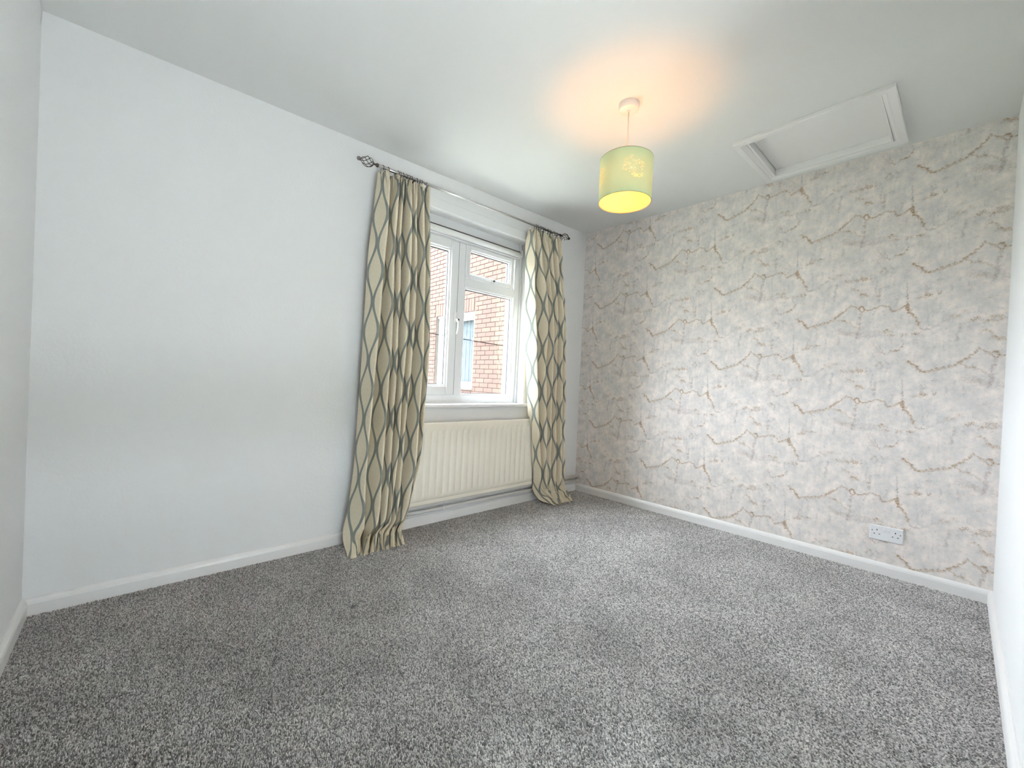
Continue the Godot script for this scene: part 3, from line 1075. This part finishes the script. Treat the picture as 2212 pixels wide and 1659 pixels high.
	obj("bulb", st, glow, o)
	var l := OmniLight3D.new()
	l.name = "bulb_light"
	l.light_color = Color(1.0, 0.67, 0.26)
	l.light_energy = 0.06
	l.omni_range = 8.0
	l.omni_attenuation = 2.0
	l.light_size = 0.028
	l.shadow_enabled = true
	l.position = Vector3(0, by, 0)
	o.add_child(l)

# ------------------------------------------------------------------ curtains
func fabric() -> StandardMaterial3D:
	var w := 256
	var h := 512
	var img := Image.create(w, h, false, Image.FORMAT_RGB8)
	var n1 := noise(0.5, 2, 41)
	var n2 := noise(0.03, 2, 42)
	for j in h:
		var s := sin(TAU * j / h)
		for i in w:
			var x := float(i) / w * 0.116
			var best := 1.0
			for k in range(-1, 3):
				var line := 0.029 + 0.058 * k + (0.0235 if posmod(k, 2) == 0 else -0.0235) * s
				best = minf(best, absf(x - line))
			var half := 0.0074 + 0.0018 * absf(s)
			var k2 := clampf((half - best) / 0.0012 + 0.5, 0.0, 1.0)
			var g := n1.get_noise_2d(i, j) * 0.045 + n2.get_noise_2d(i, j) * 0.02
			var c := Color(0.91 + g, 0.865 + g, 0.765 + g).lerp(Color(0.555 + g, 0.575 + g, 0.54 + g), k2)
			img.set_pixel(i, j, c)
	var m := mat(Color(1, 1, 1), 0.85)
	m.albedo_texture = ImageTexture.create_from_image(img)
	m.cull_mode = BaseMaterial3D.CULL_DISABLED
	m.backlight_enabled = true
	m.backlight = Color(0.07, 0.07, 0.065)
	return m

func cat(p0: Vector2, p1: Vector2, p2: Vector2, p3: Vector2, t: float) -> Vector2:
	return 0.5 * ((2.0 * p1) + (p2 - p0) * t + (2.0 * p0 - 5.0 * p1 + 4.0 * p2 - p3) * t * t + (3.0 * p1 - p0 - 3.0 * p2 + p3) * t * t * t)

func along(keys: Array, s: float, col: int) -> float:
	# smooth reading of a table of [s, ...] rows
	var n = keys.size()
	for i in n - 1:
		if s <= keys[i + 1][0] or i == n - 2:
			var t = clampf((s - keys[i][0]) / (keys[i + 1][0] - keys[i][0]), 0.0, 1.0)
			var a: float = keys[maxi(i - 1, 0)][col]
			var b: float = keys[i][col]
			var c: float = keys[i + 1][col]
			var d: float = keys[mini(i + 2, n - 1)][col]
			var m0 := (c - a) * 0.5
			var m1 := (d - b) * 0.5
			if i == 0: m0 = c - b
			if i == n - 2: m1 = c - b
			var t2 = t * t
			var t3v = t2 * t
			return (2 * t3v - 3 * t2 + 1) * b + (t3v - 2 * t2 + t) * m0 + (-2 * t3v + 3 * t2) * c + (t3v - t2) * m1
	return keys[0][col]

# keys: rows of [s, left edge, crest 1 ... crest n, right edge]; s is metres of cloth below the heading
func drape(keys: Array, top_a: float, top_b: float, depth: Array, push: float, sd: int) -> ArrayMesh:
	var n: int = keys[0].size() - 3
	var r2 := RandomNumberGenerator.new()
	r2.seed = sd
	var wob := noise(1.6, 2, sd)
	var fall := 2.245        # cloth that hangs before it starts to bend onto the floor
	var smax: float = keys[keys.size() - 1][0]
	var rows := 110
	var per := 13
	var grid = []
	var ulen = []
	for r in rows + 1:
		var f := float(r) / rows
		var s := smax * (1.0 - pow(1.0 - f, 1.25))
		var line = []
		# centre path: straight down, then a bend, then along the floor
		var bend_at := fall - 0.115
		var theta := 0.0
		var cy := 0.0
		var cz := 0.095
		var R := 0.085
		if s <= bend_at:
			cy = s
		else:
			theta = minf((s - bend_at) / R, 1.42)
			cy = bend_at + R * sin(theta)
			cz = 0.095 + R * (1.0 - cos(theta))
			var left := s - bend_at - R * 1.42
			if left > 0.0:
				cz += left * sin(1.42)
				cy += left * cos(1.42)
		var head := clampf(1.0 - s / 0.11, 0.0, 1.0)
		var lay := clampf((s - bend_at) / 0.14, 0.0, 1.0)
		var amp = lerpf(1.0, 0.50, head) * lerpf(1.0, push, lay) * (1.0 - 0.86 * smoothstep(smax - 0.075, smax, s))
		var ctrl = []
		ctrl.append(Vector2(along(keys, s, 1), 0.065))
		for i in n:
			var x = along(keys, s, 2 + i)
			var prev = along(keys, s, 1 + i)
			var nxt = along(keys, s, 3 + i)
			var gap = nxt - x
			var back = x - prev
			var z: float = depth[i] + 0.012 * wob.get_noise_2d(s, i * 7.3)
			ctrl.append(Vector2(x - minf(0.018, back * 0.34), z - 0.018))
			ctrl.append(Vector2(x - 0.002, z))
			ctrl.append(Vector2(x + minf(0.010, gap * 0.20), z - 0.022))
			if i < n - 1:
				ctrl.append(Vector2(x + gap * 0.30, 0.032 + 0.012 * wob.get_noise_2d(s, i * 3.1 + 50.0)))
		ctrl.append(Vector2(along(keys, s, n + 2), 0.085))
		var pts = []
		for i in ctrl.size() - 1:
			for k in per:
				pts.append(cat(ctrl[maxi(i - 1, 0)], ctrl[i], ctrl[i + 1], ctrl[mini(i + 2, ctrl.size() - 1)], float(k) / per))
		pts.append(ctrl[ctrl.size() - 1])
		var xa = along(keys, s, 1)
		var xb = along(keys, s, n + 2)
		for i in pts.size():
			var p: Vector2 = pts[i]
			var w = (p.x - xa) / maxf(xb - xa, 0.01)
			var d = (p.y - 0.095) * amp
			# the pencil-pleated heading
			d += head * 0.010 * sin(i * 0.9 + sd) 
			var x := p.x + head * 0.004 * sin(i * 1.7)
			var y = lerpf(top_a, top_b, w) - cy + d * sin(theta)
			if r == 0:
				y += 0.005 * sin(i * 0.55 + sd)
			var lift = lerpf(0.0, lerpf(top_a, top_b, w) - top_a, 1.0)
			y -= lift * lay + 0.022 * smoothstep(smax - 0.075, smax, s)
			var z = cz + d * cos(theta) + lay * 0.030 * wob.get_noise_2d(i * 0.06, 77.0)
			# the radiator stands behind the lower part of the cloth
			var by := smoothstep(0.80, 0.70, y) * smoothstep(0.0, 0.10, y)
			var bx := smoothstep(1.60, 1.66, x) * smoothstep(2.85, 2.795, x)
			z = maxf(z, 0.094 * by * bx)
			line.append(Vector3(x, maxf(y, 0.003), maxf(z, lerpf(0.022, 0.052, smoothstep(0.26, 0.17, y)))))
		grid.append(line)
	# cloth widths measured half-way down
	var half = grid[rows / 2] as Array
	var u := 0.0
	for i in half.size():
		if i > 0:
			u += (half[i] - half[i - 1]).length()
		ulen.append(u)
	var st := begin()
	for r in rows:
		var sa := smax * (1.0 - pow(1.0 - float(r) / rows, 1.25))
		var sb := smax * (1.0 - pow(1.0 - float(r + 1) / rows, 1.25))
		for i in half.size() - 1:
			for f in [[r, i, sa], [r + 1, i + 1, sb], [r, i + 1, sa], [r, i, sa], [r + 1, i, sb], [r + 1, i + 1, sb]]:
				st.set_uv(Vector2(ulen[f[1]] / 0.116, f[2] / 0.35))
				st.add_vertex(grid[f[0]][f[1]])
	return mesh_of(st)

func curtains() -> void:
	var m := fabric()
	var l := base("curtain", Vector3.ZERO)
	tag(l, "full-length cream and grey-green ogee curtain nearer the bare wall", "curtain", "pair of curtains at the window")
	var ka := [
		[0.00, 1.350, 1.388, 1.458, 1.496, 1.540, 1.586, 1.628, 1.676, 1.690],
		[0.14, 1.345, 1.390, 1.452, 1.488, 1.533, 1.579, 1.622, 1.672, 1.690],
		[0.50, 1.318, 1.378, 1.445, 1.490, 1.548, 1.594, 1.646, 1.692, 1.712],
		[1.08, 1.306, 1.354, 1.445, 1.494, 1.540, 1.592, 1.662, 1.710, 1.724],
		[1.78, 1.285, 1.320, 1.425, 1.484, 1.512, 1.554, 1.644, 1.684, 1.700],
		[2.05, 1.258, 1.320, 1.420, 1.470, 1.492, 1.540, 1.600, 1.618, 1.640],
		[2.15, 1.235, 1.318, 1.400, 1.450, 1.480, 1.520, 1.560, 1.590, 1.612],
		[2.24, 1.225, 1.290, 1.350, 1.395, 1.430, 1.470, 1.510, 1.545, 1.575],
		[2.33, 1.205, 1.262, 1.300, 1.340, 1.386, 1.430, 1.466, 1.520, 1.550]]
	put("drape", drape(ka, 2.245, 2.252, [0.166, 0.156, 0.146, 0.166, 0.156, 0.170, 0.156], 0.66, 3), m, l)
	var r := base("curtain", Vector3.ZERO)
	tag(r, "full-length cream and grey-green ogee curtain nearer the papered wall", "curtain", "pair of curtains at the window")
	var kb := [
		[0.00, 2.622, 2.655, 2.700, 2.775, 2.838, 2.896, 2.962, 3.000],
		[0.14, 2.612, 2.650, 2.692, 2.780, 2.838, 2.894, 2.960, 3.004],
		[0.70, 2.650, 2.690, 2.808, 2.884, 2.946, 3.000, 3.050, 3.070],
		[1.20, 2.690, 2.740, 2.810, 2.900, 2.962, 3.022, 3.080, 3.102],
		[1.90, 2.775, 2.820, 2.870, 2.930, 3.000, 3.062, 3.120, 3.160],
		[2.08, 2.800, 2.840, 2.885, 2.945, 3.012, 3.070, 3.130, 3.172],
		[2.16, 2.830, 2.868, 2.905, 2.955, 3.010, 3.066, 3.128, 3.170],
		[2.34, 2.895, 2.915, 2.940, 2.972, 3.010, 3.065, 3.120, 3.150]]
	put("drape", drape(kb, 2.258, 2.268, [0.150, 0.178, 0.166, 0.160, 0.172, 0.160], 0.66, 8), m, r)

func rod_y(x: float) -> float:
	return 2.274 + (x - 1.32) * 0.019

func rod_and_rings() -> void:
	var rz := 0.095
	var o := base("curtain_pole")
	tag(o, "brushed nickel extending curtain pole with twisted cage finials over the window", "curtain pole")
	var R := func(x: float) -> Vector3: return Vector3(x, rod_y(x), rz)
	var st := begin()
	tube(st, [R.call(1.335), R.call(1.66)], 0.0095, 16)
	obj("outer_tube", st, M.nickel, o)
	st = begin()
	tube(st, [R.call(1.65), R.call(3.005)], 0.0075, 16)
	obj("inner_tube", st, M.nickel, o)
	for e in 2:
		var sx := -1.0 if e == 0 else 1.0
		var x0 := 1.335 if e == 0 else 3.003
		var d := Vector3(sx, sx * 0.019, 0).normalized()
		var f := Node3D.new()
		f.name = "finial" if e == 0 else "finial_001"
		o.add_child(f)
		st = begin()
		lathe(st, [Vector2(0, -0.010), Vector2(0.0108, -0.010), Vector2(0.0108, 0.000), Vector2(0.006, 0.006), Vector2(0.0042, 0.022), Vector2(0, 0.023)], R.call(x0), d, 18)
		obj("collar", st, M.dark_metal, f)
		st = begin()
		for k in 6:
			var pts = []
			for i in 15:
				var t := i / 14.0
				var rad := 0.003 + 0.026 * pow(sin(PI * pow(t, 0.85)), 0.85)
				var a := TAU * k / 6.0 + t * 2.7
				var c: Vector3 = R.call(x0) + d * (0.018 + 0.080 * t)
				pts.append(c + Vector3(0, cos(a), sin(a)) * rad)
			tube(st, pts, 0.0017, 7)
		obj("cage", st, M.dark_metal, f)
		st = begin()
		var prof = []
		for i in 13:
			var t := PI * i / 12.0
			prof.append(Vector2(sin(t) * 0.0115, -cos(t) * 0.0115))
		lathe(st, prof, R.call(x0) + d * 0.107, d, 18)
		obj("ball", st, M.steel_dull if e == 0 else M.dark_metal, f)
	for x in [1.583, 2.880]:
		st = begin()
		box(st, Vector3(x - 0.012, rod_y(x) - 0.045, -0.001), Vector3(x + 0.012, rod_y(x) + 0.025, 0.004), 0.002)
		tube(st, [Vector3(x, rod_y(x) - 0.020, 0.003), Vector3(x, rod_y(x) - 0.018, 0.06), Vector3(x, rod_y(x) - 0.015, rz)], 0.006, 10)
		tube(st, [Vector3(x, rod_y(x) - 0.014, rz + 0.013), Vector3(x, rod_y(x) - 0.014, rz - 0.013), Vector3(x, rod_y(x) + 0.004, rz - 0.015)], 0.004, 8)
		obj("bracket", st, M.dark_metal, o)
	# rings
	var st2 := begin()
	var ring = []
	for k in 28:
		ring.append(Vector3(0, cos(TAU * k / 28) * 0.0175, sin(TAU * k / 28) * 0.0175))
	tube(st2, ring, 0.0017, 8, true)
	var hoop := mesh_of(st2)
	st2 = begin()
	var eyelet = []
	for k in 12:
		eyelet.append(Vector3(cos(TAU * k / 12) * 0.0035, -0.0215 + sin(TAU * k / 12) * 0.0035, 0))
	tube(st2, eyelet, 0.0010, 6, true)
	tube(st2, [Vector3(0, -0.0245, 0), Vector3(0, -0.032, 0.002), Vector3(0, -0.040, 0.006)], 0.0010, 6)
	var hook := mesh_of(st2)
	var proto := Node3D.new()
	proto.name = "curtain_ring"
	add_child(proto)
	taken["curtain_ring"] = 0
	put("hoop", hoop, M.dark_metal, proto)
	put("hook", hook, M.dark_metal, proto)
	var xs = [[1.372, 0], [1.406, 1], [1.471, 2], [1.487, 2], [1.505, 2], [1.524, 2], [1.543, 2], [1.561, 2], [1.601, 2], [1.622, 2], [1.638, 2], [1.678, 3], [2.692, 4], [2.712, 4], [2.740, 4], [2.768, 4], [2.796, 4], [2.829, 4], [2.856, 4], [2.908, 4], [2.945, 4], [2.978, 5]]
	var ordinal := ["first", "second", "third", "fourth", "fifth", "sixth", "seventh", "eighth", "ninth"]
	var count := {}
	for i in xs.size():
		var g: Node3D = proto if i == 0 else proto.duplicate()
		if i > 0:
			g.name = numbered("curtain_ring")
			add_child(g)
		var x: float = xs[i][0]
		var rr := 0.0095 if x < 1.66 else 0.0075
		g.position = Vector3(x, rod_y(x) + rr + 0.0017 - 0.0175, rz)
		var yaw = rng.randf_range(-0.5, 0.5)
		if xs[i][1] == 3:
			yaw = -0.85
		g.rotation = Vector3(0, yaw, rng.randf_range(-0.12, 0.12))
		var which: int = xs[i][1]
		var place: int = count.get(which, 0)
		count[which] = place + 1
		var label: String = [
			"dark curtain ring beside the finial at the bare-wall end of the pole",
			"dark curtain ring standing alone between the bare-wall finial and the bunched rings",
			"%s dark ring of the bunch on the bare-wall curtain, counted from the bare wall" % ordinal[place],
			"dark tilted curtain ring standing alone at the window edge of the bare-wall curtain",
			"%s dark ring of the bunch on the papered-wall curtain, counted from the window" % ordinal[place],
			"dark curtain ring beside the finial at the papered-wall end of the pole"][which]
		tag(g, label, "curtain ring", "curtain rings on the pole")

# ------------------------------------------------------------------ roller blind
func blind() -> void:
	var o := base("roller_blind")
	tag(o, "rolled-up white roller blind under the head of the window recess", "blind")
	var a := Vector3(1.575, 2.088, -0.066)
	var b := Vector3(2.672, 2.088, -0.066)
	var st := begin()
	tube(st, [a, b], 0.022, 24)
	obj("roll", st, M.blind, o)
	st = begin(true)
	box(st, Vector3(1.575, 2.106, -0.064), Vector3(2.668, 2.1125, -0.052), 0.001)  # dark strip that paints the shaded gap above the roll
	obj("gap_shadow_strip", st, M.gap_shadow, o)
	st = begin(true)
	box(st, Vector3(1.575, 2.056, -0.088), Vector3(2.662, 2.066, -0.076), 0.003)
	obj("bottom_bar", st, M.white_gloss, o)
	for x in [1.560, 2.682]:
		st = begin(true)
		box(st, Vector3(x, 2.070, -0.084), Vector3(x + 0.012, 2.128, -0.044), 0.004)
		box(st, Vector3(x - 0.010, 2.060, -0.088), Vector3(x + 0.004, 2.092, -0.060), 0.004)
		box(st, Vector3(x + 0.002, 2.120, -0.080), Vector3(x + 0.010, OPEN_T - 0.0005, -0.064), 0.001)
		obj("bracket", st, M.white_gloss, o)

# ------------------------------------------------------------------ radiator
func radiator() -> void:
	var x0 := 1.655
	var x1 := 2.800
	var y0 := 0.162
	var y1 := 0.712
	var zf := 0.078
	var o := base("radiator", Vector3.ZERO)
	tag(o, "cream pressed-steel panel radiator below the window", "radiator")
	# pressed front: shallow upright channels between a plain rail at head and foot
	var st := begin()
	var px := 0.0532
	var xs = []
	var zs = []
	var prof = [[0.0, 0.0], [0.30, 0.0], [0.40, -0.0075], [0.60, -0.0075], [0.70, 0.0]]
	xs.append(x0); zs.append(0.0)
	var start := x0 + 0.020
	var k := 0
	while start + k * px + px < x1 - 0.012:
		for p in prof:
			xs.append(start + (k + p[0]) * px)
			zs.append(p[1])
		k += 1
	xs.append(x1 - 0.010); zs.append(0.0)
	xs.append(x1); zs.append(0.0)
	var ys = [[y0, 0.0], [y0 + 0.022, 0.0], [y0 + 0.024, -0.002], [y0 + 0.026, 0.0], [y0 + 0.052, 0.0], [y0 + 0.066, 1.0], [y1 - 0.066, 1.0], [y1 - 0.052, 0.0], [y1 - 0.006, 0.0], [y1, -0.004]]
	var P := func(i: int, j: int) -> Vector3:
		var e: float = ys[j][1]
		var z := zf
		if e > 0.0: z += zs[i]
		elif e < 0.0: z += e
		return Vector3(xs[i], ys[j][0], z)
	for i in xs.size() - 1:
		for j in ys.size() - 1:
			q4(st, P.call(i, j), P.call(i + 1, j), P.call(i + 1, j + 1), P.call(i, j + 1), Vector3((xs[i] + xs[i + 1]) / 2, (ys[j][0] + ys[j + 1][0]) / 2, zf - 1.0))
	obj("front_panel", st, M.radiator, o)
	st = begin(true)
	box(st, Vector3(x0, y0, 0.048), Vector3(x1, y1, zf - 0.010), 0.003)
	obj("back_panel", st, M.radiator, o)
	st = begin(true)
	box(st, Vector3(x0, y1 - 0.008, 0.050), Vector3(x1, y1 - 0.0005, zf - 0.003), 0.003)
	box(st, Vector3(x0, y0 + 0.0005, 0.050), Vector3(x1, y0 + 0.008, zf - 0.001), 0.003)
	box(st, Vector3(x0 + 0.0005, y0, 0.050), Vector3(x0 + 0.008, y1, zf - 0.001), 0.003)
	box(st, Vector3(x1 - 0.008, y0, 0.050), Vector3(x1 - 0.0005, y1, zf - 0.001), 0.003)
	obj("seam", st, M.radiator, o)
	for x in [1.90, 2.56]:
		st = begin(true)
		box(st, Vector3(x, y0 + 0.05, 0.0005), Vector3(x + 0.03, y1 - 0.06, 0.050), 0.003)
		obj("wall_bracket", st, M.radiator, o)
	st = begin()
	lathe(st, [Vector2(0, 0), Vector2(0.011, 0), Vector2(0.012, 0.03), Vector2(0.016, 0.034), Vector2(0.016, 0.070), Vector2(0.012, 0.078), Vector2(0, 0.078)], Vector3(1.632, 0.150, 0.062), Vector3.UP, 18)
	tube(st, [Vector3(1.632, 0.190, 0.062), Vector3(1.660, 0.190, 0.062)], 0.009, 12)
	obj("valve", st, M.white_gloss, o)

func pipes() -> void:
	var g := "heating pipes above the skirting"
	var n = ["upper of two cream heating pipes running along the skirting", "lower of two cream heating pipes running along the skirting"]
	for k in 2:
		var y: float = [0.138, 0.099][k]
		var z := 0.032
		var st := begin()
		var pts = []
		if k == 0:
			pts = [Vector3(1.632, 0.1490, 0.062), Vector3(1.632, 0.141, 0.062), Vector3(1.634, 0.132, 0.057), Vector3(1.642, 0.130, 0.044), Vector3(1.665, y, z)]
		else:
			pts = [Vector3(1.58, y, z)]
		pts.append(Vector3(2.4, y, z))
		pts.append(Vector3(paper_x(z) - 0.0005, y, z))
		tube(st, pts, 0.0125, 16)
		var o := base("heating_pipe")
		tag(o, n[k], "pipe", g)
		obj("tube", st, M.pipe, o)
		st = begin(true)
		for x in ([1.935] if k == 0 else [1.952]):
			box(st, Vector3(x - 0.007, y - 0.016, -0.001), Vector3(x + 0.007, y + 0.015, z + 0.015), 0.003)
		obj("clip", st, M.white_gloss, o)

# ------------------------------------------------------------------ loft hatch
func hatch() -> void:
	var o := base("loft_hatch")
	tag(o, "white painted loft hatch with a moulded frame in the ceiling by the papered wall", "hatch")
	var x0 := HATCH.position.x
	var x1 := HATCH.end.x
	var z0 := HATCH.position.y
	var z1 := HATCH.end.y
	var w := HATCH_W
	var t := 0.020
	var Y := func(x: float, z: float) -> float: return ceil_y(x, z)
	# four mitred architrave lengths
	var outer = [Vector2(x0, z0), Vector2(x1, z0), Vector2(x1, z1), Vector2(x0, z1)]
	var inner = [Vector2(x0 + w, z0 + w), Vector2(x1 - w, z0 + w), Vector2(x1 - w, z1 - w), Vector2(x0 + w, z1 - w)]
	for k in 4:
		var a: Vector2 = outer[k]
		var b: Vector2 = outer[(k + 1) % 4]
		var c: Vector2 = inner[(k + 1) % 4]
		var d: Vector2 = inner[k]
		var st := begin(true)
		# section across: from outer edge to inner edge, a step and a bead
		var sec = [[0.0, -0.0005], [0.0, -t + 0.003], [0.06, -t], [0.55, -t], [0.62, -t + 0.003], [0.70, -t + 0.003], [0.85, -t + 0.008], [0.96, -t + 0.010], [1.0, -t + 0.012], [1.0, -0.0005]]
		var mid := (a + b + c + d) * 0.25
		var ctr = Vector3(mid.x, Y.call(mid.x, mid.y) - 0.004, mid.y)
		for i in sec.size() - 1:
			var p = a.lerp(d, sec[i][0])
			var q = b.lerp(c, sec[i][0])
			var p2 = a.lerp(d, sec[i + 1][0])
			var q2 = b.lerp(c, sec[i + 1][0])
			q4(st, Vector3(p.x, Y.call(p.x, p.y) + sec[i][1], p.y), Vector3(q.x, Y.call(q.x, q.y) + sec[i][1], q.y), Vector3(q2.x, Y.call(q2.x, q2.y) + sec[i + 1][1], q2.y), Vector3(p2.x, Y.call(p2.x, p2.y) + sec[i + 1][1], p2.y), ctr)
		obj("architrave", st, M.trim, o)
	# lining boards up the sides of the opening, and the lift-out panel resting on them
	var g := 0.0006
	var xa := x0 + w
	var xb := x1 - w
	var za := z0 + w
	var zb := z1 - w
	var yl := ceil_y(xa, za) - 0.004
	var yp := ceil_y(xa, za) + 0.036
	for k in 4:
		var st := begin(true)
		if k == 0: box(st, Vector3(xa + g, yl, za + g), Vector3(xa + 0.012, yp + 0.02, zb - g), 0.001)
		elif k == 1: box(st, Vector3(xb - 0.012, yl, za + g), Vector3(xb - g, yp + 0.02, zb - g), 0.001)
		elif k == 2: box(st, Vector3(xa + 0.012, yl, za + g), Vector3(xb - 0.012, yp + 0.02, za + 0.012), 0.001)
		else: box(st, Vector3(xa + 0.012, yl, zb - 0.012), Vector3(xb - 0.012, yp + 0.02, zb - g), 0.001)
		obj("lining", st, M.trim, o)
	var st := begin(true)
	box(st, Vector3(xa + 0.015, yp, za + 0.015), Vector3(xb - 0.015, yp + 0.014, zb - 0.015), 0.002)
	obj("panel", st, M.trim, o)

const HATCH := Rect2(2.836, 1.541, 0.636, 0.700)
const HATCH_W := 0.055

# ------------------------------------------------------------------ socket
func socket() -> void:
	var o := base("wall_socket", Vector3(paper_x(2.228) - 0.0012, 0.235, 2.228))
	# local x runs along the wall towards the doorway wall, local z out of the wall
	o.basis = Basis(Vector3(SPLAY, 0, 1).normalized(), Vector3.UP, Vector3(-1, 0, SPLAY).normalized())
	tag(o, "white double plug socket with two switches, low on the papered wall", "socket")
	var st := begin(true)
	box(st, Vector3(-0.073, -0.043, -0.002), Vector3(0.073, 0.043, 0.009), 0.004)
	obj("plate", st, M.socket, o)
	for x in [-0.0085, 0.0085]:
		st = begin(true)
		box(st, Vector3(x - 0.0075, 0.010, 0.006), Vector3(x + 0.0075, 0.030, 0.0125), 0.002)
		obj("switch", st, M.white_gloss, o)
	for s in [-1.0, 1.0]:
		for p in [[0.0, 0.016, 0.0040, 0.0085], [-0.0111, -0.0075, 0.0065, 0.0040], [0.0111, -0.0075, 0.0065, 0.0040]]:
			st = begin(true)
			var cx: float = s * 0.0395 + p[0]
			box(st, Vector3(cx - p[2] / 2, p[1] - p[3] / 2, 0.004), Vector3(cx + p[2] / 2, p[1] + p[3] / 2, 0.0094))
			obj("pin_hole", st, M.black, o)
		st = begin()
		lathe(st, [Vector2(0, 0.006), Vector2(0.0032, 0.006), Vector2(0.0032, 0.0095), Vector2(0, 0.0098)], Vector3(s * 0.0605, 0.010, 0), Vector3(0, 0, 1), 12)
		obj("screw", st, M.steel_dull, o)
